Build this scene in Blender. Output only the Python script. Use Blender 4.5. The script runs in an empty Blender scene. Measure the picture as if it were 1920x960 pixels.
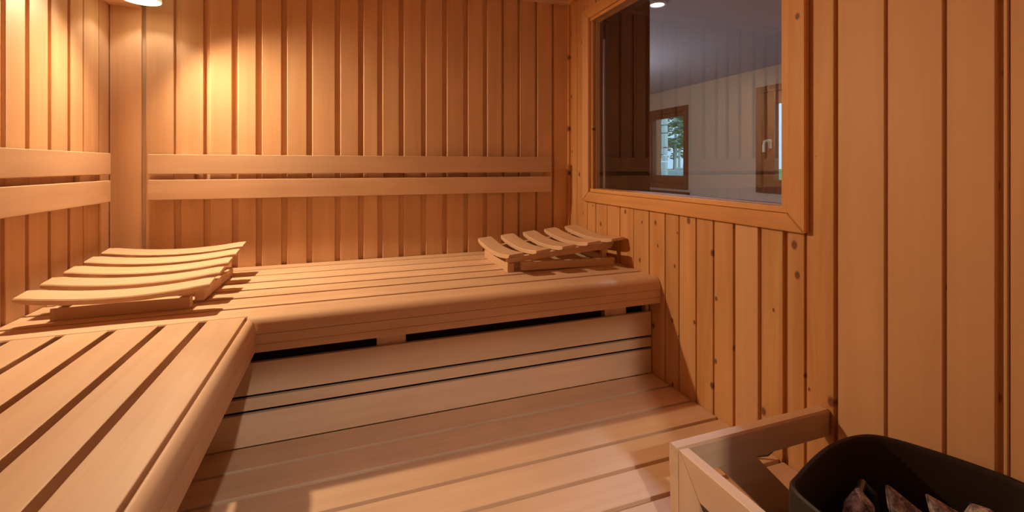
import bpy, bmesh, math, random
from mathutils import Vector, Matrix, Euler
random.seed(7)
S = bpy.context.scene
COL = S.collection
H = 1.45            # eye height above the floor; everything below is written relative to the eye

# ------------------------------------------------------------------ camera, sky, big lights, exposure
cam_d = bpy.data.cameras.new('camera'); cam = bpy.data.objects.new('camera', cam_d); COL.objects.link(cam)
cam_d.sensor_width = 36.0
cam_d.lens = 36.0 * 856.5 / 1920
cam_d.shift_y = -(480 - 310.6) / 1920
cam_d.clip_start = 0.01
cam.rotation_euler = (math.radians(90), 0, math.radians(-19.92))
S.camera = cam
S.view_settings.view_transform = 'Standard'
S.view_settings.look = 'None'
S.view_settings.gamma = 1
S.view_settings.use_curve_mapping = False
S.view_settings.exposure = 0.0

w = bpy.data.worlds.new('sky'); S.world = w; w.use_nodes = True
w.node_tree.nodes['Background'].inputs[0].default_value = (0.55, 0.80, 1.0, 1)
w.node_tree.nodes['Background'].inputs[1].default_value = 1.25

P_HALL, P_BULB, P_MAIN, P_NOOK, P_HALL_FILL = 64, 2.2, 66, 50, 24
C_HALL = (1.0, 0.92, 0.75); C_WARM = (1.0, 0.72, 0.42); C_BULB = (1.0, 0.93, 0.74); C_COOL = (0.58, 0.72, 1.0)

def lamp(name, kind, loc, power, color, size=0.05, **kw):
    d = bpy.data.lights.new(name, kind); d.energy = power; d.color = color
    if kind in ('POINT', 'SPOT'): d.shadow_soft_size = size
    if kind == 'AREA': d.shape = 'DISK'; d.size = size
    for k, v in kw.items(): setattr(d, k, v)
    o = bpy.data.objects.new(name, d); COL.objects.link(o); o.location = loc
    return o

SUN = bpy.data.lights.new('sun', 'SUN'); SUN.energy = 1.2; SUN.angle = 0.02; SUN.color = (1, 0.97, 0.9)
so = bpy.data.objects.new('sun', SUN); COL.objects.link(so); so.rotation_euler = (math.radians(38), math.radians(20), 0); so.location = (8, 8, 6)
lamp('hall_light', 'POINT', (0.05, -1.06, 0.775), P_HALL, C_HALL, 0.022)
lamp('hall_downlight_light', 'SPOT', (1.515, 1.97, 0.815), P_NOOK, C_COOL, 0.03, spot_size=math.radians(150), spot_blend=0.6)
LX, LY, LZ = -.650, 1.872, .556          # the corner lamp: lower rim of its shade
main = lamp('corner_lamp_light', 'SPOT', (LX + .02, LY - .02, LZ - .012), P_MAIN, C_WARM, 0.022, spot_size=math.radians(152), spot_blend=1.0)
main.rotation_euler = Vector((.52, -.52, -.68)).to_track_quat('-Z', 'Y').to_euler()
lamp('hall_fill_light', 'POINT', (1.7, 3.4, 0.45), P_HALL_FILL, (1.0, 0.93, 0.84), 0.06)  # added fill out of view to brighten the hall, no fixture hangs there

# ------------------------------------------------------------------ materials
def nt(name):
    m = bpy.data.materials.new(name); m.use_nodes = True
    n = m.node_tree.nodes; l = m.node_tree.links
    return m, n, l, n['Principled BSDF']

def wood(name, a, b, axis, knots=None, rough=0.5, tint=0.16, grain=1.0, spec=0.25):
    """a/b the two grain colours, axis the direction the grain runs along"""
    m, n, l, p = nt(name)
    tc = n.new('ShaderNodeTexCoord')
    at = n.new('ShaderNodeAttribute'); at.attribute_name = 'tint'
    off = n.new('ShaderNodeVectorMath'); off.operation = 'SCALE'; off.inputs[3].default_value = 7.3
    l.new(at.outputs['Color'], off.inputs[0])
    add = n.new('ShaderNodeVectorMath'); add.operation = 'ADD'
    l.new(tc.outputs['Object'], add.inputs[0]); l.new(off.outputs[0], add.inputs[1])
    mp = n.new('ShaderNodeMapping')
    sc = {'X': (1.4, 22, 22), 'Y': (22, 1.4, 22), 'Z': (22, 22, 1.4)}[axis]
    mp.inputs['Scale'].default_value = sc
    l.new(add.outputs[0], mp.inputs[0])
    nz = n.new('ShaderNodeTexNoise'); nz.inputs['Scale'].default_value = 1.0; nz.inputs['Detail'].default_value = 5; nz.inputs['Roughness'].default_value = 0.6
    nz.inputs['Distortion'].default_value = 0.6
    l.new(mp.outputs[0], nz.inputs[0])
    rp = n.new('ShaderNodeValToRGB'); rp.color_ramp.elements[0].position = 0.35; rp.color_ramp.elements[1].position = 0.68
    rp.color_ramp.elements[0].color = (*b, 1); rp.color_ramp.elements[1].color = (*a, 1)
    l.new(nz.outputs['Fac'], rp.inputs[0])
    # soft cloudy figure
    nz2 = n.new('ShaderNodeTexNoise'); nz2.inputs['Scale'].default_value = 3.2; nz2.inputs['Detail'].default_value = 2
    l.new(add.outputs[0], nz2.inputs[0])
    v = n.new('ShaderNodeMapRange'); v.inputs[1].default_value = 0.3; v.inputs[2].default_value = 0.7
    v.inputs[3].default_value = 1 - 0.07 * grain; v.inputs[4].default_value = 1 + 0.05 * grain
    l.new(nz2.outputs['Fac'], v.inputs[0])
    tv = n.new('ShaderNodeMapRange'); tv.inputs[3].default_value = 1 - tint; tv.inputs[4].default_value = 1 + tint * 0.35
    l.new(at.outputs['Fac'], tv.inputs[0])
    mu = n.new('ShaderNodeMath'); mu.operation = 'MULTIPLY'; l.new(v.outputs[0], mu.inputs[0]); l.new(tv.outputs[0], mu.inputs[1])
    hs = n.new('ShaderNodeHueSaturation'); l.new(rp.outputs[0], hs.inputs['Color']); l.new(mu.outputs[0], hs.inputs['Value'])
    out = hs.outputs[0]
    if knots:
        gt = n.new('ShaderNodeMath'); gt.operation = 'GREATER_THAN'; gt.inputs[1].default_value = 0.79; l.new(at.outputs['Fac'], gt.inputs[0])
        g2 = n.new('ShaderNodeMath'); g2.operation = 'MULTIPLY'; g2.inputs[1].default_value = 0.55; l.new(gt.outputs[0], g2.inputs[0])
        pm = n.new('ShaderNodeMix'); pm.data_type = 'RGBA'; l.new(g2.outputs[0], pm.inputs[0]); l.new(out, pm.inputs[6]); pm.inputs[7].default_value = (0.72, 0.45, 0.27, 1)
        out = pm.outputs[2]
        kax, kscale, kth, keep = knots
        sp = n.new('ShaderNodeSeparateXYZ'); l.new(tc.outputs['Object'], sp.inputs[0])
        cb = n.new('ShaderNodeCombineXYZ'); oth = [i for i in range(3) if i != kax]
        for q, i in enumerate(oth): l.new(sp.outputs[i], cb.inputs[q])
        mk = n.new('ShaderNodeMapping'); mk.inputs['Scale'].default_value = (1, 0.7, 1) if axis == 'Z' else (0.7, 1, 1)
        l.new(cb.outputs[0], mk.inputs[0])
        vo = n.new('ShaderNodeTexVoronoi'); vo.voronoi_dimensions = '2D'; vo.inputs['Scale'].default_value = kscale
        l.new(mk.outputs[0], vo.inputs[0])
        r1 = n.new('ShaderNodeSeparateColor'); l.new(vo.outputs['Color'], r1.inputs[0])
        th = n.new('ShaderNodeMapRange'); th.inputs[1].default_value = 1 - keep; th.inputs[2].default_value = 1; th.inputs[3].default_value = 0.004; th.inputs[4].default_value = kth
        l.new(r1.outputs[0], th.inputs[0])
        dv = n.new('ShaderNodeMath'); dv.operation = 'DIVIDE'; l.new(vo.outputs['Distance'], dv.inputs[0]); l.new(th.outputs[0], dv.inputs[1])
        kr = n.new('ShaderNodeMapRange'); kr.inputs[1].default_value = 0.6; kr.inputs[2].default_value = 1.05; kr.inputs[3].default_value = 0.85; kr.inputs[4].default_value = 0
        l.new(dv.outputs[0], kr.inputs[0])
        mx = n.new('ShaderNodeMix'); mx.data_type = 'RGBA'; lt = n.new('ShaderNodeMath'); lt.operation = 'LESS_THAN'; lt.inputs[1].default_value = 0.79; l.new(at.outputs['Fac'], lt.inputs[0])
        km = n.new('ShaderNodeMath'); km.operation = 'MULTIPLY'; l.new(kr.outputs[0], km.inputs[0]); l.new(lt.outputs[0], km.inputs[1])
        l.new(km.outputs[0], mx.inputs[0])
        l.new(out, mx.inputs[6]); mx.inputs[7].default_value = (0.16, 0.055, 0.02, 1)
        out = mx.outputs[2]
    l.new(out, p.inputs['Base Color'])
    p.inputs['Roughness'].default_value = rough
    p.inputs['Specular IOR Level'].default_value = spec
    bp = n.new('ShaderNodeBump'); bp.inputs['Strength'].default_value = 0.06; bp.inputs['Distance'].default_value = 0.002
    l.new(nz.outputs['Fac'], bp.inputs['Height']); l.new(bp.outputs[0], p.inputs['Normal'])
    return m

def plain(name, col, rough=0.6, metal=0.0, var=0.08, scale=6, emit=None, estr=1.0, bump=0.0):
    m, n, l, p = nt(name)
    tc = n.new('ShaderNodeTexCoord'); nz = n.new('ShaderNodeTexNoise'); nz.inputs['Scale'].default_value = scale; nz.inputs['Detail'].default_value = 4
    l.new(tc.outputs['Object'], nz.inputs[0])
    mx = n.new('ShaderNodeMix'); mx.data_type = 'RGBA'; l.new(nz.outputs['Fac'], mx.inputs[0])
    mx.inputs[6].default_value = (*[c * (1 - var) for c in col], 1); mx.inputs[7].default_value = (*[min(1, c * (1 + var)) for c in col], 1)
    l.new(mx.outputs[2], p.inputs['Base Color'])
    p.inputs['Roughness'].default_value = rough; p.inputs['Metallic'].default_value = metal
    if emit:
        p.inputs['Emission Color'].default_value = (*emit, 1); p.inputs['Emission Strength'].default_value = estr
    if bump:
        b = n.new('ShaderNodeBump'); b.inputs['Strength'].default_value = bump; b.inputs['Distance'].default_value = 0.01
        l.new(nz.outputs['Fac'], b.inputs['Height']); l.new(b.outputs[0], p.inputs['Normal'])
    return m

def glass(name, tint=(0.93, 0.95, 0.96), ior=1.7):
    m, n, l, p = nt(name)
    n.remove(p)
    fr = n.new('ShaderNodeFresnel'); fr.inputs[0].default_value = ior
    tr = n.new('ShaderNodeBsdfTransparent'); tr.inputs[0].default_value = (*tint, 1)
    gl = n.new('ShaderNodeBsdfGlossy'); gl.inputs['Roughness'].default_value = 0.0; gl.inputs[0].default_value = (1, 1, 1, 1)
    ge = n.new('ShaderNodeNewGeometry'); inv = n.new('ShaderNodeMath'); inv.operation = 'SUBTRACT'; inv.inputs[0].default_value = 1; l.new(ge.outputs['Backfacing'], inv.inputs[1])
    fm = n.new('ShaderNodeMath'); fm.operation = 'MULTIPLY'; l.new(fr.outputs[0], fm.inputs[0]); l.new(inv.outputs[0], fm.inputs[1])
    mx = n.new('ShaderNodeMixShader'); l.new(fm.outputs[0], mx.inputs[0]); l.new(tr.outputs[0], mx.inputs[1]); l.new(gl.outputs[0], mx.inputs[2])
    l.new(mx.outputs[0], n['Material Output'].inputs[0])
    return m

A1, A2 = (0.80, 0.555, 0.38), (0.71, 0.465, 0.30)       # pale aspen / hemlock
P1, P2 = (0.76, 0.42, 0.19), (0.64, 0.31, 0.12)       # warmer pine
M = {
 'wall_pale': wood('pale_panel_wood', (0.78, 0.49, 0.29), (0.69, 0.415, 0.235), 'Z', tint=0.05),
 'bench_x': wood('bench_wood_across', A1, A2, 'X', tint=0.08),
 'bench_y': wood('bench_wood_along', A1, A2, 'Y', tint=0.08),
 'pale_z': wood('bench_wood_upright', A1, A2, 'Z', tint=0.08),
 'pine_z': wood('pine_panel', P1, P2, 'Z', knots=(0, 11.0, 0.115, 0.75), tint=0.14),
 'pine_y': wood('pine_trim_along', (0.80, 0.43, 0.18), (0.66, 0.31, 0.11), 'Y', knots=(0, 8.0, 0.10, 0.5), tint=0.06),
 'pine_tz': wood('pine_trim_upright', (0.80, 0.43, 0.18), (0.66, 0.31, 0.11), 'Z', knots=(0, 8.0, 0.10, 0.5), tint=0.06),
 'dark_wood': wood('dark_brown_wood', (0.095, 0.034, 0.016), (0.065, 0.021, 0.010), 'Z', tint=0.12, rough=0.45),
 'frame_brown': wood('brown_frame_wood', (0.17, 0.06, 0.03), (0.12, 0.04, 0.02), 'Z', tint=0.05, rough=0.45),
 'post_brown': wood('timber_post', (0.40, 0.15, 0.07), (0.28, 0.10, 0.05), 'Z', tint=0.05),
 'plaster': plain('beige_plaster', (0.50, 0.42, 0.34), 0.85, var=0.12, scale=2.2, bump=0.15),
 'hall_ceiling': plain('hall_ceiling_paint', (0.45, 0.47, 0.60), 0.8, var=0.06, scale=3),
 'hall_floor': plain('hall_floor_tile', (0.35, 0.31, 0.28), 0.4),
 'black': plain('black_enamel', (0.024, 0.013, 0.009), 0.6, var=0.2, scale=30),
 'steel': plain('brushed_steel', (0.6, 0.6, 0.62), 0.25, metal=1.0),
 'element': plain('heating_element_steel', (0.20, 0.24, 0.27), 0.35, metal=0.8),
 'grey_metal': plain('dark_grey_profile', (0.06, 0.055, 0.06), 0.35, metal=0.3),
 'white': plain('white_paint', (0.85, 0.85, 0.83), 0.4),
 'opal': plain('opal_glass', (0.9, 0.85, 0.7), 0.4, emit=(1, 0.70, 0.36), estr=2.0),
 'shade': plain('cream_lamp_shade', (0.30, 0.27, 0.19), 0.6, emit=(1, 0.90, 0.50), estr=0.62),
 'led': plain('downlight_glow', (0.9, 0.9, 0.9), 0.4, emit=(0.9, 0.95, 1.0), estr=4.0),
 'glass': glass('window_glass', (0.95, 0.96, 0.98), 2.2),
 'pane': glass('outer_window_glass', (0.85, 0.93, 0.95), 1.4),
 'gap_shadow': plain('gap_shadow_black', (0.02, 0.012, 0.008), 0.9),  # near black, stands in for the shade behind the riser gaps
 'grass': plain('lawn', (0.10, 0.26, 0.06), 0.9, var=0.4, scale=3),
 'leaf': plain('leaves', (0.16, 0.27, 0.17), 0.8, var=0.5, scale=1.5),
 'leaf2': plain('brown_leaves', (0.30, 0.27, 0.19), 0.8, var=0.4, scale=2),
 'birch': plain('birch_bark', (0.75, 0.73, 0.70), 0.8, var=0.3, scale=9),
 'white_log': plain('white_painted_blocks', (0.75, 0.70, 0.72), 0.7, var=0.08, scale=4),
 'rock_wall': plain('pale_stones', (0.62, 0.62, 0.62), 0.9, var=0.2, scale=6),
 'cable': plain('brown_cable', (0.10, 0.05, 0.03), 0.5),
}

def stone_mat():
    m, n, l, p = nt('sauna_stone')
    tc = n.new('ShaderNodeTexCoord'); nz = n.new('ShaderNodeTexNoise'); nz.inputs['Scale'].default_value = 55; nz.inputs['Detail'].default_value = 6; nz.inputs['Roughness'].default_value = 0.7
    l.new(tc.outputs['Object'], nz.inputs[0])
    rp = n.new('ShaderNodeValToRGB'); e = rp.color_ramp.elements
    e[0].position = 0.36; e[0].color = (0.05, 0.035, 0.045, 1); e[1].position = 0.66; e[1].color = (0.78, 0.66, 0.68, 1)
    k = e.new(0.5); k.color = (0.33, 0.25, 0.28, 1)
    l.new(nz.outputs['Fac'], rp.inputs[0]); l.new(rp.outputs[0], p.inputs['Base Color'])
    p.inputs['Roughness'].default_value = 0.85
    b = n.new('ShaderNodeBump'); b.inputs['Strength'].default_value = 0.6; b.inputs['Distance'].default_value = 0.004
    l.new(nz.outputs['Fac'], b.inputs['Height']); l.new(b.outputs[0], p.inputs['Normal'])
    return m
M['stone'] = stone_mat()

# ------------------------------------------------------------------ mesh helpers
class MB:
    """collects solids into ONE mesh; every solid carries a 'tint' value (its own board colour)"""
    def __init__(s):
        s.bm = bmesh.new(); s.t = s.bm.faces.layers.float.new('tint')
    def _merge(s, b, tint):
        lay = b.faces.layers.float.get('tint') or b.faces.layers.float.new('tint')
        v = random.random() if tint is None else tint
        for f in b.faces: f[lay] = v
        me = bpy.data.meshes.new('tmp'); b.to_mesh(me); b.free()
        s.bm.from_mesh(me); bpy.data.meshes.remove(me)
        s.t = s.bm.faces.layers.float['tint']
    def box(s, lo, hi, bev=0.0, seg=2, tint=None, mat=None):
        b = bmesh.new(); b.faces.layers.float.new('tint')
        bmesh.ops.create_cube(b, size=1)
        for v in b.verts:
            v.co = Vector([lo[i] + (v.co[i] + 0.5) * (hi[i] - lo[i]) for i in range(3)])
        if bev > 0: bmesh.ops.bevel(b, geom=list(b.edges), offset=bev, segments=seg, affect='EDGES', profile=0.6)
        if mat is not None: bmesh.ops.transform(b, matrix=mat, verts=b.verts)
        s._merge(b, tint); return s
    def prism(s, pts, axis, a, c, tint=None, mat=None, bev=0.0):
        """pts: 2-D outline in the two other axes (in x,y,z order), extruded along axis from a to c"""
        b = bmesh.new(); b.faces.layers.float.new('tint')
        def mk(p, t):
            q = list(p); q.insert('XYZ'.index(axis), t); return b.verts.new(q)
        v0 = [mk(p, a) for p in pts]; v1 = [mk(p, c) for p in pts]
        n = len(pts)
        b.faces.new(v0); b.faces.new(v1[::-1])
        for i in range(n): b.faces.new((v0[i], v1[i], v1[(i + 1) % n], v0[(i + 1) % n]))
        bmesh.ops.recalc_face_normals(b, faces=b.faces)
        if mat is not None: bmesh.ops.transform(b, matrix=mat, verts=b.verts)
        s._merge(b, tint); return s
    def rings(s, rings, close=True, cap0=False, cap1=False, tint=0.5):
        b = bmesh.new(); b.faces.layers.float.new('tint')
        R = [[b.verts.new(p) for p in r] for r in rings]
        n = len(rings[0])
        for i in range(len(R) - 1):
            for j in range(n if close else n - 1):
                k = (j + 1) % n
                b.faces.new((R[i][j], R[i][k], R[i + 1][k], R[i + 1][j]))
        if cap0: b.faces.new(R[0][::-1])
        if cap1: b.faces.new(R[-1])
        bmesh.ops.recalc_face_normals(b, faces=b.faces)
        s._merge(b, tint); return s
    def lathe(s, prof, c, n=40, cap0=False, cap1=False):
        rs = [[(c[0] + r * math.cos(2 * math.pi * k / n), c[1] + r * math.sin(2 * math.pi * k / n), c[2] + z) for k in range(n)] for r, z in prof]
        return s.rings(rs, True, cap0, cap1)
    def tube(s, path, r, n=10):
        rs = []
        P = [Vector(p) for p in path]
        for i, p in enumerate(P):
            d = (P[min(i + 1, len(P) - 1)] - P[max(i - 1, 0)]).normalized()
            u = d.cross(Vector((0, 0, 1)))
            if u.length < 1e-3: u = d.cross(Vector((0, 1, 0)))
            u.normalize(); v = d.cross(u)
            rs.append([p + r * (math.cos(2 * math.pi * k / n) * u + math.sin(2 * math.pi * k / n) * v) for k in range(n)])
        return s.rings(rs, True, True, True)
    def build(s, name, mat, parent=None, smooth=35, wn=True):
        bm = s.bm
        if parent is not None and not parent.get('_local'):
            off = parent.location.copy()
            if parent.parent is not None: off = parent.parent.location + off if not parent.parent.get('_local') else off
            bmesh.ops.translate(bm, vec=-off, verts=bm.verts)
        ang = math.radians(smooth)
        for e in bm.edges:
            e.smooth = len(e.link_faces) == 2 and e.calc_face_angle(0) < ang
        for f in bm.faces: f.smooth = True
        me = bpy.data.meshes.new(name); bm.to_mesh(me); bm.free()
        me.materials.append(mat)
        o = bpy.data.objects.new(name, me); COL.objects.link(o)
        if parent is not None: o.parent = parent
        if wn:
            w_ = o.modifiers.new('weighted_normals', 'WEIGHTED_NORMAL'); w_.keep_sharp = True
        return o

def tag(o, label, cat, group=None):
    o['label'] = label; o['category'] = cat
    if group: o['group'] = group
    return o
def thing(name, label, cat, loc, group=None, local=False):
    o = bpy.data.objects.new(name, None); COL.objects.link(o); o.location = loc; o.empty_display_size = 0.1
    if local: o['_local'] = 1
    return tag(o, label, cat, group)
def struct(o):
    o['kind'] = 'structure'; return o

# ------------------------------------------------------------------ the sauna cabin shell
L, R, B = -0.784, 1.0237, 2.0           # left, right, back wall faces
FLOOR, CEIL, NEAR = -H, 0.80, -0.20
T = 0.076                                # wall thickness
D_REC = 0.012

# back wall: wide profiled boards with a recessed channel between them
gx = [-0.700, -0.594, -0.501, -0.4086, -0.3274, -0.2388, -0.1479, -0.0422, 0.0483, 0.1249, 0.2131, 0.3077, 0.4004, 0.4957, 0.5863, 0.675, 0.754, 0.8432, 0.9294, 1.02]
m = MB()
m.box((L - T, B + D_REC, FLOOR), (R + T, B + T, CEIL), tint=0.5)
m.box((L - 0.02, B, FLOOR), (-0.705, B + D_REC, CEIL), tint=0.5)
for i in range(len(gx) - 1):
    a = gx[i] + 0.018 - (0.008 if gx[i] > 0.66 else 0); b = gx[i + 1] - 0.002
    dz = 0.0015 * random.uniform(-1, 1)
    m.prism([(a, B + dz + 0.003), (a + 0.003, B + dz), (b - 0.0015, B + dz), (b, B + dz + 0.0015), (b, B + D_REC + 0.002), (a, B + D_REC + 0.002)], 'Z', FLOOR, CEIL)
struct(m.build('wall_back', M['wall_pale']))

# left wall
gy = [2.01, 1.9192, 1.8225, 1.7377, 1.6416, 1.5462, 1.4563]
while gy[-1] > NEAR: gy.append(gy[-1] - 0.0935)
m = MB()
DL = 0.017
m.box((L - T, NEAR - 0.08, FLOOR), (L - DL, B + T, CEIL), tint=0.5)
for i in range(len(gy) - 1):
    hi_, lo_ = gy[i], gy[i + 1]
    a = lo_ + (0.016 if lo_ < 1.75 else 0.006); b = hi_
    if a < NEAR: a = NEAR
    m.prism([(L - 0.0015, a), (L, a + 0.0025), (L, b - 0.0015), (L - 0.0015, b), (L - DL - 0.002, b), (L - DL - 0.002, a)], 'Z', FLOOR, CEIL)
struct(m.build('wall_left', M['wall_pale']))

# right wall: pine boards, with the inner window cut in it
WY0, WY1, WZ0, WZ1 = 0.839, 1.780, -0.1012, 0.640
gr = [(2.0, 0), (1.9231, .003), (1.8266, .003), (1.7513, .005), (1.6601, .003), (1.565, .004), (1.4725, .003), (1.3773, .005), (1.2895, .005), (1.2202, .004), (1.1425, .005), (1.0706, .006), (0.9946, .008), (0.910, .011), (0.8345, .015), (0.7819, .006), (0.7103, .009), (0.6098, .006), (0.5136, .006), (0.4395, .010), (0.4275, .003), (0.34, .006), (0.245, .006), (0.15, .006), (0.055, .006), (-0.04, .006), (-0.135, .006), (NEAR, 0)]
m = MB()
dp = 0.010
for (y0, y1, z0, z1) in ((NEAR - .08, WY0, FLOOR, CEIL), (WY1, B + T, FLOOR, CEIL), (WY0, WY1, FLOOR, WZ0), (WY0, WY1, WZ1, CEIL)):
    m.box((R + dp, y0, z0), (R + T, y1, z1), tint=0.4)
for i in range(len(gr) - 1):
    (yh, gh), (yl, gl_) = gr[i], gr[i + 1]
    a, b = yl + gl_ / 2, yh - gh / 2
    tnt = random.uniform(.82, 1) if (b < .72 or .90 < a < .93) else random.uniform(0, .75)
    def seg(a, b, z0, z1):
        if b - a < 0.002: return
        m.prism([(R, a + .0012), (R + .0012, a), (R + dp + .002, a), (R + dp + .002, b), (R + .0012, b), (R, b - .0012)], 'Z', z0, z1, tint=tnt)
    if b <= WY0 or a >= WY1: seg(a, b, FLOOR, CEIL)
    else:
        seg(a, b, FLOOR, WZ0); seg(a, b, WZ1, CEIL)
        if a < WY0: seg(a, WY0, WZ0, WZ1)
        if b > WY1: seg(WY1, b, WZ0, WZ1)
struct(m.build('wall_right', M['pine_z']))

# near wall with the door opening behind the camera
DX0, DX1, DTOP = -0.095, 0.372, 0.345
m = MB()
for lo, hi in (((L - T, NEAR - .08, FLOOR), (DX0, NEAR, CEIL)), ((DX1, NEAR - .08, FLOOR), (R + T, NEAR, CEIL)), ((DX0, NEAR - .08, DTOP), (DX1, NEAR, CEIL))):
    m.box(lo, hi)
struct(m.build('wall_front', M['wall_pale']))
m = MB(); m.box((L - T, NEAR - .08, CEIL), (R + T, B + T, CEIL + .035))
struct(m.build('ceiling', M['wall_pale']))
m = MB(); m.box((-1.6, -3.2, FLOOR - .06), (3.6, 5.3, FLOOR))
struct(m.build('floor', M['hall_floor']))

# corner board and cornices
m = MB(); m.box((-0.7815, B - 0.012, FLOOR), (-0.690, B, CEIL), 0.002, tint=0.6)
struct(m.build('trim_1', M['wall_pale']))
m = MB(); m.prism([(1.968, .800), (1.968, .786), (1.978, .778), (2.0, .777), (2.0, .800)], 'X', L, R, tint=.5)
struct(m.build('trim_2', M['bench_x']))
m = MB(); m.prism([(R - .030, .800), (R - .030, .786), (R - .020, .778), (R, .777), (R, .800)], 'Y', NEAR, 1.968, tint=.5)
struct(m.build('trim_3', M['pine_y']))
m = MB(); m.box((R - .013, 1.986, FLOOR), (R, B, .777), .002, tint=.4)
struct(m.build('trim_4', M['pine_tz']))

# inner window: casing with mitred corners, bead, lining, dark outer profile, pane
win = bpy.data.objects.new('window_1', None); COL.objects.link(win); win.location = (R, 1.32, -0.10); win['kind'] = 'structure'
cy0, cy1, cz0, cz1 = 0.7725, 1.845, -0.1595, 0.70
iy0, iy1, iz0, iz1 = 0.8165, 1.789, -0.117, 0.655
tk = 0.016
def quad_casing(name, pts, mat, x0=R - tk, x1=R):
    m = MB(); m.prism(pts, 'X', x0, x1, tint=random.random())
    bmesh.ops.bevel(m.bm, geom=list(m.bm.edges), offset=.0018, segments=2, affect='EDGES')
    return m.build(name, mat, win)
e = 0.0012
quad_casing('casing', [(cy0, cz0), (cy1, cz0), (iy1, iz0), (iy0, iz0)], M['pine_y'])
quad_casing('casing', [(cy0, cz1), (iy0, iz1), (iy1, iz1), (cy1, cz1)], M['pine_y'])
quad_casing('casing', [(cy0 - e, cz0), (iy0 - e, iz0), (iy0 - e, iz1), (cy0 - e, cz1)], M['pine_tz'])
quad_casing('casing', [(cy1 + e, cz0), (cy1 + e, cz1), (iy1 + e, iz1), (iy1 + e, iz0)], M['pine_tz'])
# bead (glazing strip) between casing and glass
m = MB()
m.box((R - .008, iy0 + .001, iz0 + .001), (R + .006, iy1 - .001, WZ0), .0015, tint=.7)
m.box((R - .008, iy0 + .001, WZ1), (R + .006, iy1 - .001, iz1 - .001), .0015, tint=.7)
m.build('bead', M['pine_y'], win)
m = MB()
m.box((R - .008, iy0 + .001, WZ0), (R + .006, WY0, WZ1), .0015, tint=.7)
m.build('bead', M['pine_tz'], win)
m = MB()
m.box((R + .010, WY0, WZ0), (R + .016, WY1, WZ1), tint=.5)
m.build('pane', M['glass'], win)
m = MB()
m.box((R + .017, WY1 - .003, WZ0), (R + .036, WY1 + .002, WZ1)); m.box((R + .017, WY0 - .002, WZ0), (R + .036, WY0 + .003, WZ1))
m.box((R + .017, WY0, WZ0 - .002), (R + .036, WY1, WZ0 + .002)); m.box((R + .017, WY0, WZ1 - .002), (R + .036, WY1, WZ1 + .002))
m.build('lining', M['pine_tz'], win)
m = MB()
m.box((R + .036, WY1 - .004, WZ0), (R + .080, WY1 + .03, WZ1), .002); m.box((R + .036, WY0 - .03, WZ0), (R + .080, WY0 + .003, WZ1), .002)
m.box((R + .036, WY0, WZ0 - .03), (R + .080, WY1, WZ0 + .001), .002); m.box((R + .036, WY0, WZ1 - .001), (R + .080, WY1, WZ1 + .03), .002)
m.build('outer_profile', M['grey_metal'], win)
m = MB()
m.tube([(R + .052, WY1 - .012, WZ0 + .002), (R + .052, WY1 - .012, 0.56)], .006)
m.build('locking_rod', M['steel'], win)

# ------------------------------------------------------------------ the hall beyond the window
HX, HY, HC, HL, HN = 3.38, 5.0, 0.84, -1.5, -3.0
m = MB()
w1y0, w1y1, w1z0, w1z1 = 3.885, 4.56, -0.25, 0.640
w2y0, w2y1, w2z0, w2z1 = 2.22, 3.0264, -0.2305, 0.680
def hall_far(m):
    x0, x1 = HX, HX + .11
    m.box((x0, HN, FLOOR), (x1, w2y0, HC)); m.box((x0, w2y1, FLOOR), (x1, w1y0, HC)); m.box((x0, w1y1, FLOOR), (x1, HY, HC))
    for a, b, c, d in ((w2y0, w2y1, w2z0, w2z1), (w1y0, w1y1, w1z0, w1z1)):
        m.box((x0, a, FLOOR), (x1, b, c)); m.box((x0, a, d), (x1, b, HC))
hall_far(m)
struct(m.build('wall_hall_right', M['plaster']))
for nm, lo, hi in (('wall_hall_back', (HL, HY, FLOOR), (HX + .22, HY + .1, HC)), ('wall_hall_front', (HL, HN - .1, FLOOR), (HX + .22, HN, HC)), ('wall_hall_left', (HL - .1, HN - .1, FLOOR), (HL, HY + .1, HC))):
    m = MB(); m.box(lo, hi); struct(m.build(nm, M['plaster']))
m = MB(); m.box((HL - .1, HN - .1, HC), (HX + .22, HY + .1, HC + .06)); struct(m.build('ceiling_hall', M['hall_ceiling']))
# dark boarded partition joining the cabin
m = MB()
m.box((R + T + .006, 1.806, FLOOR), (1.341, 1.86, HC), tint=.4)
for k in range(3):
    x0 = R + T + .010 + k * .079
    m.box((x0, 1.800, -0.02), (x0 + .075, 1.806, .775), .0015)
m.box((R + T + .010, 1.796, .785), (1.341, 1.806, HC), .0015); m.box((R + T + .010, 1.798, FLOOR), (1.341, 1.806, -.035), .0015)
struct(m.build('wall_partition', M['dark_wood']))
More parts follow.
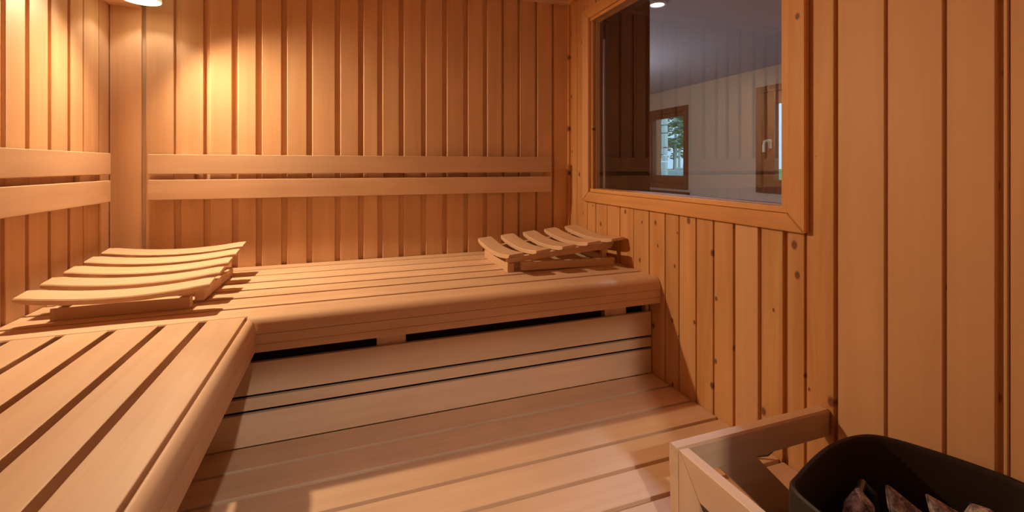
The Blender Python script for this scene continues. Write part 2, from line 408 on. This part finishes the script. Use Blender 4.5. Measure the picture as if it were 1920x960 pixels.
# hall windows
def hall_window(name, y0, y1, z0, z1, fy, fz0, fz1, handle=False):
    e = bpy.data.objects.new(name, None); COL.objects.link(e); e.location = (HX, (y0 + y1) / 2, z0); e['kind'] = 'structure'
    x0, x1 = HX - .02, HX + .07
    m = MB()
    f = .055
    m.box((x0, y0, z0), (x1, y0 + f, z1), .004); m.box((x0, y1 - f, z0), (x1, y1, z1), .004)
    m.box((x0, y0 + f, z0), (x1, y1 - f, z0 + f), .004); m.box((x0, y0 + f, z1 - f), (x1, y1 - f, z1), .004)
    m.build('frame', M['frame_brown'], e)
    m = MB(); x0, x1 = HX + .005, HX + .06
    a0, a1, c0, c1 = y0 + f, y1 - f, z0 + f, z1 - f
    m.box((x0, a0, c0), (x1, a0 + fy, c1), .004); m.box((x0, a1 - fy, c0), (x1, a1, c1), .004)
    m.box((x0, a0 + fy, c0), (x1, a1 - fy, c0 + fz0), .004); m.box((x0, a0 + fy, c1 - fz1), (x1, a1 - fy, c1), .004)
    sash = m.build('sash', M['frame_brown'], e)
    m = MB(); m.box((HX + .03, a0 + fy - .004, c0 + fz0 - .004), (HX + .036, a1 - fy + .004, c1 - fz1 + .004)); m.build('pane', M['pane'], e)
    if handle:
        m = MB(); yy = a1 - fy / 2 - .02
        m.box((HX - .008, yy - .014, .145), (HX + .006, yy + .014, .225), .004)
        m.tube([(HX - .004, yy, .205), (HX - .04, yy, .212), (HX - .052, yy + .010, .205), (HX - .052, yy + .018, .17), (HX - .050, yy + .020, .115)], .011)
        m.build('handle', M['white'], e)
    return e
hall_window('window_2', w1y0, w1y1, w1z0, w1z1, .012, .086, .05)
hall_window('window_3', w2y0, w2y1, w2z0, w2z1, .108, .058, .10, handle=True)
m = MB(); m.box((HX - .05, 3.86, -.315), (HX, 4.6, -.280), .004); struct(m.build('trim_5', M['frame_brown']))

# downlight in the hall ceiling
t = thing('downlight', 'round recessed downlight glowing in the hall ceiling beyond the window', 'ceiling light', (1.515, 1.97, HC))
m = MB(); m.lathe([(.034, -.001), (.036, -.008), (.044, -.010), (.048, -.005), (.048, .0)], (1.515, 1.97, HC)); m.build('trim_ring', M['white'], t)
m = MB(); m.lathe([(.0005, -.004), (.030, -.005), (.033, -.001)], (1.515, 1.97, HC), cap0=True); m.build('lens', M['led'], t)
t = thing('hall_ceiling_lamp', 'small round lamp on the hall ceiling outside the cabin door', 'ceiling light', (.05, -1.06, HC))
m = MB(); m.lathe([(.0005, -.025), (.05, -.022), (.06, 0)], (.05, -1.06, HC), cap0=True); m.build('base', M['white'], t)
# outdoors
m = MB(); m.box((3.62, -8, -.62), (60, 60, -.5)); struct(m.build('ground_lawn', M['grass']))
t = thing('timber_post', 'brown timber post outside the hall window', 'post', (6.94, 9.01, -.5))
m = MB(); m.box((6.887, 8.95, -.5), (6.997, 9.07, 2.6), .006); m.build('post', M['post_brown'], t)
m = MB(); m.box((6.86, 8.92, -.5), (7.02, 9.10, -.44), .01); m.build('base', M['rock_wall'], t)
t = thing('block_pillar', 'white painted block pillar outside the hall window beside the timber post', 'pillar', (8.26, 10.42, -.5))
zz = -.5
for k, hh in enumerate((.17, .22, .24, .18, .20, .40, .22, .42, .3, .3, .45)):
    m = MB(); m.box((8.21, 10.35 - .012 * (k % 2), zz), (8.306, 10.5, zz + hh - .028), .012); m.build('block', M['white_log'], t); zz += hh
tag(MB().box((13.5, 14.2, -.5), (13.9, 19.5, -.19), .05).box((13.55, 15.3, -.19), (13.85, 16.4, -.08), .05).build('garden_wall', M['rock_wall']), 'low pale stone wall on the lawn outside the hall window', 'wall')
def tree(i, x, y, h, rc, trunk_mat, leaf_mat, label, r=.10, lean=0.0):
    rnd = random.Random(i)
    t = thing('tree', label, 'tree', (x, y, -.5), 'trees beyond the hall window')
    m = MB(); m.tube([(x, y, -.5), (x + .05, y + lean * .4, h * .4), (x, y + lean * .7, h * .75), (x + .04, y + lean, h)], r, 8); m.build('trunk', trunk_mat, t)
    m = MB()
    for k in range(260):
        a, b = rnd.uniform(0, 6.28), rnd.uniform(-1, 1); rr = rc * rnd.uniform(.3, 1)
        c = Vector((x + rr * math.cos(a) * math.sqrt(1 - b * b), y + lean * .8 + rr * math.sin(a) * math.sqrt(1 - b * b), h * .72 + b * h * .42))
        s_ = rnd.uniform(.10, .24)
        bb = bmesh.new(); bb.faces.layers.float.new('tint'); bmesh.ops.create_icosphere(bb, subdivisions=1, radius=s_)
        for v in bb.verts: v.co *= rnd.uniform(.6, 1.2)
        bmesh.ops.scale(bb, vec=(1, 1, .45), verts=bb.verts)
        bmesh.ops.translate(bb, vec=c, verts=bb.verts); m._merge(bb, None)
    m.build('crown', leaf_mat, t)
tree(1, 17.6, 21.3, 3.6, 2.2, M['birch'], M['leaf'], 'green leafy tree beyond the hall window behind the white pillar', .09)
tree(2, 15.35, 18.0, 3.6, 1.0, M['birch'], M['leaf'], 'slim leaning birch with a white trunk beyond the hall window', .07, -.7)
tree(3, 31, 37.6, 2.4, 3.2, M['post_brown'], M['leaf2'], 'brownish bushy tree furthest beyond the hall window', .2)
tree(4, 24, 28.6, 4.6, 2.6, M['birch'], M['leaf'], 'pale green tall tree beyond the hall window right of the brown tree', .12)

# ------------------------------------------------------------------ benches
ST = -0.389        # seat level
DK = -0.737        # lower platform level
def slat_prof(a, b, z1, th, r=.004):
    """rounded top plank, outline in (across, z)"""
    return [(a, z1 - th), (b, z1 - th), (b, z1 - r), (b - r * .3, z1 - r * .3), (b - r, z1), (a + r, z1), (a + r * .3, z1 - r * .3), (a, z1 - r)]
back = thing('sauna_bench', 'upper bench along the back wall, long pale boards above a slatted riser', 'bench', (.12, 1.66, DK), 'upper benches')
gaps = [(1.998, 0), (1.930, .010), (1.828, .010), (1.7235, .012), (1.625, .012), (1.533, .012), (1.423, .012)]
m = MB()
for i in range(len(gaps)):
    b = gaps[i][0] - gaps[i][1] / 2
    a = gaps[i + 1][0] + gaps[i + 1][1] / 2 if i + 1 < len(gaps) else None
    if a is None: break
    m.prism(slat_prof(a, b, ST, .028, .003), 'X', L + .002, R - .002)
m.build('seat', M['bench_x'], back)
m = MB()
pr = [(1.423 - .0055, ST - .034), (1.423 - .0055, ST - .003), (1.423 - .0085, ST), (1.340, ST), (1.331, ST - .0015), (1.322, ST - .0062), (1.315, ST - .0140), (1.3112, ST - .0230), (1.310, ST - .032), (1.310, ST - .0385), (1.3125, ST - .0395), (1.310, ST - .0405), (1.310, ST - .0645), (1.312, ST - .0652), (1.310, ST - .066), (1.310, ST - .082), (1.3125, ST - .0865), (1.335, ST - .0865), (1.335, ST - .034)]
m.prism(pr, 'X', -.2385, R - .002, tint=.35)
m.build('nosing', M['bench_x'], back)
m = MB()
m.prism([(1.4175, ST - .034), (1.4175, ST - .003), (1.4145, ST), (1.341, ST), (1.338, ST - .003), (1.338, ST - .034)], 'X', L + .002, -.2385, tint=.8)
m.build('seat_edge', M['bench_x'], back)
m = MB()
for z1, z0 in ((-.5185, -.6018), (-.6112, -.6420), (-.6522, -.7355)):
    m.prism([(1.372, z0), (1.360, z0), (1.360, z1 - .002), (1.3608, z1 - .0005), (1.362, z1), (1.372, z1)], 'X', L + .002, R - .004)
m.build('riser', M['bench_x'], back)
m = MB(); m.box((L + .002, 1.40, DK), (R - .004, 1.405, ST - .034)); m.build('riser_gap_shadow', M['gap_shadow'], back)  # added black sheet, paints the shade seen through the riser gaps
for x0, x1 in ((-.73, -.65), (.0823, .1647), (.8386, .9243), (1.0063, 1.0195)):
    m = MB(); m.box((x0, 1.373, -.598), (x1, 1.399, ST - .034), .002); m.build('support_block', M['pale_z'], back)

left = thing('sauna_bench', 'upper bench along the left wall nearest the camera, wide boards with open gaps', 'bench', (-.5, .55, FLOOR), 'upper benches')
lg = [(-.711, .016), (-.616, .016), (-.520, .016), (-.422, .016), (-.336, .016), (-.2405, .006)]
m = MB(); prev = L + .003
for g, w_ in lg:
    m.prism(slat_prof(prev, g - w_ / 2, ST, .028, .003), 'Y', NEAR + .004, 1.3365)
    prev = g + w_ / 2
m.build('seat', M['bench_y'], left)
m = MB()
pr = [(prev, ST - .034), (prev, ST - .003), (prev + .003, ST), (-.2305, ST), (-.2245, ST - .0028), (-.2198, ST - .0090), (-.2173, ST - .018), (-.2165, ST - .027), (-.2165, ST - .0385), (-.2185, ST - .0395), (-.2165, ST - .0405), (-.2165, ST - .0645), (-.2182, ST - .0652), (-.2165, ST - .066), (-.2165, ST - .081), (-.219, ST - .0855), (-.238, ST - .0855), (-.238, ST - .034)]
m.prism(pr, 'Y', NEAR + .004, 1.3065, tint=.45)
m.build('nosing', M['bench_y'], left)
for y in (-.12, .55, 1.20):
    m = MB(); m.box((L + .004, y - .03, ST - .085), (-.245, y + .03, ST - .0285), .002); m.build('cross_beam', M['bench_x'], left)
for y in (-.12, .55):
    m = MB(); m.box((-.33, y - .03, FLOOR), (-.27, y + .03, ST - .085), .002); m.build('leg', M['pale_z'], left)

deck = thing('foot_platform', 'lower slatted platform of broad boards in front of the back bench', 'platform', (.12, 1.05, FLOOR))
dg = [(1.3595, .0), (1.2585, .010), (1.1565, .010), (1.0500, .011), (.9470, .011), (.8450, .011), (.7460, 0)]
m = MB()
for i in range(len(dg) - 1):
    m.prism(slat_prof(dg[i + 1][0] + dg[i + 1][1] / 2, dg[i][0] - dg[i][1] / 2, DK, .028, .003), 'X', L + .004, R - .003)
m.build('boards', M['bench_x'], deck)
m = MB(); m.box((L + .004, .748, DK - .10), (R - .003, .772, DK - .029), .003); m.build('front_rail', M['bench_x'], deck)
m = MB(); m.box((L + .004, 1.33, DK - .10), (R - .003, 1.355, DK - .029), .003); m.build('rear_rail', M['bench_x'], deck)
for x in (-.70, .12, .95):
    for y in (.80, 1.31):
        m = MB(); m.box((x - .03, y - .025, FLOOR), (x + .03, y + .025, DK - .029), .002); m.build('leg', M['pale_z'], deck)

# back rests
t = thing('backrest', 'long two-rail wooden backrest on the back wall', 'backrest', (.12, 1.98, -.04), 'backrests')
for z0, z1 in ((-.031, .0405), (-.1235, -.051)):
    m = MB(); m.box((-.664, 1.964, z0), (.911, 1.982, z1), .003); m.build('rail', M['bench_x'], t)
for x in (-.56, .115, .84):
    m = MB(); m.box((x - .03, 1.9825, -.11), (x + .03, 1.9995, .03), .002); m.build('bracket', M['pale_z'], t)
t = thing('backrest', 'two-rail wooden backrest on the left wall, cut off by the frame', 'backrest', (-.765, .9, -.04), 'backrests')
for z0, z1 in ((-.030, .042), (-.1235, -.050)):
    m = MB(); m.box((-.768, 0.0, z0), (-.751, 1.921, z1), .003); m.build('rail', M['bench_y'], t)
for y in (.35, .95, 1.80):
    m = MB(); m.box((-.7835, y - .03, -.11), (-.7685, y + .03, .03), .002); m.build('bracket', M['pale_z'], t)

# ------------------------------------------------------------------ headrests (built in their own frame: u along, v across, w up)
def headrest(label, loc, rotz, cb):
    t = thing('headrest', label, 'headrest', loc, 'slatted headrests', local=True)
    t.rotation_euler = (0, 0, rotz)
    W, lo, hi, Ln = .400, .077, .116, .478
    def ztop(u): return lo + (hi - lo) * u / Ln
    for k in range(5):
        u0 = k * .104; u1 = u0 + .066
        m = MB(); rings = []; N = 18; th = .014
        for i in range(N + 1):
            q = i / N; v = W * q
            sag = .017 * (1 - (2 * q - 1) ** 2)
            ends = .0022 if i in (0, N) else 0
            rr = .003
            za, zb = ztop(u0) - sag, ztop(u1) - sag
            a, b = u0 + ends * 2, u1 - ends * 2
            rings.append([(a, v, za - th + ends), (b, v, zb - th + ends), (b, v, zb - rr - ends), (b - rr, v, zb - ends), (a + rr, v, za - ends), (a, v, za - rr - ends)])
        m.rings(rings, True, True, True, tint=random.random())
        m.build('slat', M_hr[1] if abs(rotz) > 1 else M_hr[0], t)
    for v in (.062, W - .062 - .022):
        m = MB()   # inclined rail under the slats
        dz = -.0285
        m.prism([(cb + .002, ztop(cb) + dz - .017), (Ln - .02, ztop(Ln) + dz - .026), (Ln - .006, ztop(Ln) + dz), (cb + .002, ztop(cb) + dz)], 'Y', v, v + .022)
        m.build('inclined_rail', M['bench_x'], t)
        m = MB()   # base rail, its low end resting on the cross bar
        m.prism([(cb + .05, .008), (Ln - .02, .0), (Ln - .02, .028), (cb + .05, .037)], 'Y', v - .024 if v < .1 else v + .024, v - .002 if v < .1 else v + .046)
        m.build('base_rail', M['bench_x'], t)
        m = MB(); m.box((Ln - .060, v + .004, .002), (Ln - .040, v + .018, ztop(Ln - .05) + dz - .02), .001); m.build('strut', M['bench_x'], t)
    m = MB(); m.box((cb, .058, 0), (cb + .0255, W - .045, .032), .002); m.build('cross_bar', M['bench_y'], t)
    m = MB(); m.box((Ln - .034, .09, .003), (Ln - .020, W - .09, .026), .001); m.build('cross_bar', M['bench_y'], t)
    return t
M_hr = (M['bench_y'], M['bench_y'])
headrest('slatted headrest in the back-left corner, rising towards the back wall', (-.342, 1.411, ST), math.pi / 2, .055)
headrest('slatted headrest at the right end of the back bench under the window', (.531, 1.510, ST), 0, .020)

# ------------------------------------------------------------------ corner lamp
t = thing('corner_lamp', 'glowing cream lamp in the top back-left corner', 'lamp', (LX, LY, LZ))
m = MB(); m.lathe([(.0545, 0), (.0565, .002), (.050, .060), (.040, .120), (.034, .140), (.0005, .142), (.0005, .139), (.032, .137), (.038, .118), (.048, .060), (.0535, .004), (.0545, 0)], (LX, LY, LZ)); m.build('lamp_shade', M['shade'], t)
m = MB(); m.box((LX - .1335, LY + .035, LZ + .008), (LX - .040, LY + .1275, LZ + .13), .004); m.build('bracket', M['bench_x'], t)
m = MB(); m.lathe([(.0005, 0), (.010, .002), (.013, .012), (.011, .024), (.008, .03), (.008, .06)], (LX, LY, LZ + .085), cap0=True); m.build('bulb_holder', M['white'], t)
lamp('corner_lamp_bulb_light', 'POINT', (LX, LY, LZ + .060), P_BULB, C_BULB, 0.010)

# ------------------------------------------------------------------ heater guard
t = thing('heater_guard', 'low wooden guard rail around the sauna heater', 'guard rail', (.81, .60, FLOOR))
GT = -.549
m = MB(); m.prism([(.722, GT - .0575), (.722, GT - .004), (.726, GT), (.7455, GT), (.7475, GT - .003), (.7475, GT - .0575)], 'X', .6035, R - .004, tint=.4); m.build('rail', M['bench_x'], t)
m = MB()
m.prism([(.7205, GT), (.6655, GT - .0655), (NEAR + .01, GT - .0655), (NEAR + .01, GT)], 'X', .604, .6265, tint=.7)
bmesh.ops.bevel(m.bm, geom=list(m.bm.edges), offset=.0015, segments=1, affect='EDGES'); m.build('rail', M['bench_y'], t)
m = MB()
m.prism([(.7212, GT - .0005), (.7212, FLOOR), (.6650, FLOOR), (.6650, GT - .067)], 'X', .604, .6255, tint=.3)
bmesh.ops.bevel(m.bm, geom=list(m.bm.edges), offset=.001, segments=1, affect='EDGES'); m.build('post', M['pale_z'], t)
m = MB(); m.box((.6036, .7218, FLOOR), (.6250, .7455, GT - .0578), .0015, tint=.5); m.build('post', M['pale_z'], t)
m = MB(); m.prism([(.7067, GT - .058), (.803, GT - .058), (.934, DK + .001), (.838, DK + .001)], 'Y', .7215, .7445, tint=.2); m.build('brace', M['bench_x'], t)

# ------------------------------------------------------------------ heater
def spline(pts, n):
    out = []; N = len(pts)
    for i in range(N):
        p0, p1, p2, p3 = [Vector((*pts[(i + k - 1) % N], 0)) for k in range(4)]
        for j in range(n):
            q = j / n
            out.append(0.5 * ((2 * p1) + (-p0 + p2) * q + (2 * p0 - 5 * p1 + 4 * p2 - p3) * q * q + (-p0 + 3 * p1 - 3 * p2 + p3) * q ** 3))
    return out
RZ = -.500
plan = [(.640, .470), (.652, .524), (.690, .543), (.765, .568), (.830, .582), (.890, .583), (.932, .567), (.968, .515), (1.000, .440), (1.010, .385), (1.008, .27), (.97, .19), (.86, .155), (.74, .165), (.665, .215), (.640, .30), (.637, .39)]
P = spline(plan, 6)
C = Vector((.83, .37, 0))
def ring(sc, z, din=0.0):
    r = []
    for p in P:
        d = (p - C); q = C + d * sc - d.normalized() * din
        r.append((q.x, q.y, z))
    return r
heater = thing('sauna_heater', 'black rounded stone-filled sauna heater behind the wooden guard', 'heater', (.83, .37, FLOOR))
m = MB()
m.rings([ring(.80, FLOOR + .12), ring(.90, FLOOR + .16), ring(.96, RZ - .30), ring(1.0, RZ - .10), ring(1.0, RZ - .012), ring(1.0, RZ - .003, .001), ring(1.0, RZ, .004), ring(1.0, RZ - .002, .008), ring(1.0, RZ - .010, .011), ring(.985, RZ - .10, .012), ring(.94, RZ - .17, .012)], True, True, True)
m.build('shell', M['black'], heater)
for dx, dy in ((-.10, -.09), (.10, -.09), (-.10, .09), (.10, .09)):
    m = MB(); m.lathe([(.018, 0), (.018, .008), (.010, .012), (.010, .125)], (.83 + dx, .37 + dy, FLOOR), 16, True, True); m.build('foot', M['black'], heater)
m = MB()
pth = [(.828, .50, RZ - .168), (.828, .52, RZ - .09), (.829, .536, RZ - .060), (.845, .540, RZ - .054), (.860, .534, RZ - .07), (.866, .52, RZ - .168)]
m.tube(pth, .0075, 12); m.build('heating_element', M['element'], heater)

def rock(i, loc, size, label, sq=(1, 1, 1), tip=None):
    rnd = random.Random(100 + i)
    b = bmesh.new()
    for k in range(15):
        v = Vector((rnd.gauss(0, 1), rnd.gauss(0, 1), rnd.gauss(0, 1))).normalized() * rnd.uniform(.82, 1.0)
        b.verts.new((v.x * size * sq[0], v.y * size * sq[1], v.z * size * sq[2]))
    if tip: b.verts.new(Vector(tip))
    bmesh.ops.convex_hull(b, input=b.verts)
    loose = [v for v in b.verts if not v.link_faces]
    bmesh.ops.delete(b, geom=loose, context='VERTS')
    bmesh.ops.bevel(b, geom=list(b.edges), offset=size * .06, segments=1, affect='EDGES')
    for f in b.faces: f.smooth = False
    me = bpy.data.meshes.new('stone'); b.to_mesh(me); b.free(); me.materials.append(M['stone'])
    o = bpy.data.objects.new('stone', me); COL.objects.link(o); o.location = loc
    if not tip: o.rotation_euler = (rnd.uniform(0, 6), rnd.uniform(0, 6), rnd.uniform(0, 6))
    return tag(o, label, 'stone', 'stones in the heater')
rock(1, (.787, .505, -.570), .034, 'rounded speckled stone at the left of the heater bowl', (1.1, .9, 1), (.006, .010, .042))
rock(2, (.846, .472, -.570), .036, 'tall pointed pinkish stone in the middle of the heater bowl', (.9, .8, .9), (-.022, .022, .056))
rock(3, (.893, .438, -.566), .034, 'slanting speckled stone right of the tall pointed one', (1.15, .8, .85), (-.022, .026, .044))
rock(4, (.916, .418, -.553), .033, 'low rounded pinkish stone rightmost in the heater bowl', (1.1, 1, .75))
rock(5, (.808, .440, -.615), .030, 'dark reddish stone sunk between the rounded and the pointed stones', (1, .8, .7))
below = 'dark stone in the front of the heater bowl, below the frame'
k = 6
for (x, y, z) in ((.72, .42, -.60), (.775, .415, -.585), (.835, .405, -.58), (.885, .37, -.578), (.70, .35, -.59), (.76, .345, -.58), (.82, .335, -.578), (.88, .305, -.58), (.94, .32, -.582), (.72, .275, -.585), (.78, .27, -.58), (.84, .26, -.582), (.91, .245, -.588), (.79, .215, -.60), (.86, .205, -.60)):
    rock(k, (x, y, z), .031, below, (1, 1, .8)); k += 1

# cable behind the guard
m = MB(); m.tube([(1.016, .835, -.66), (1.010, .845, -.70), (.995, .86, -.727), (.965, .875, -.7335), (.93, .90, -.7335)], .003, 8)
tag(m.build('cable', M['cable']), 'thin brown cable on the platform behind the heater guard', 'cable')

# ------------------------------------------------------------------ set on the floor at z = 0
for o in S.objects:
    if '_local' in o: del o['_local']
    if o.parent is None: o.location.z += H
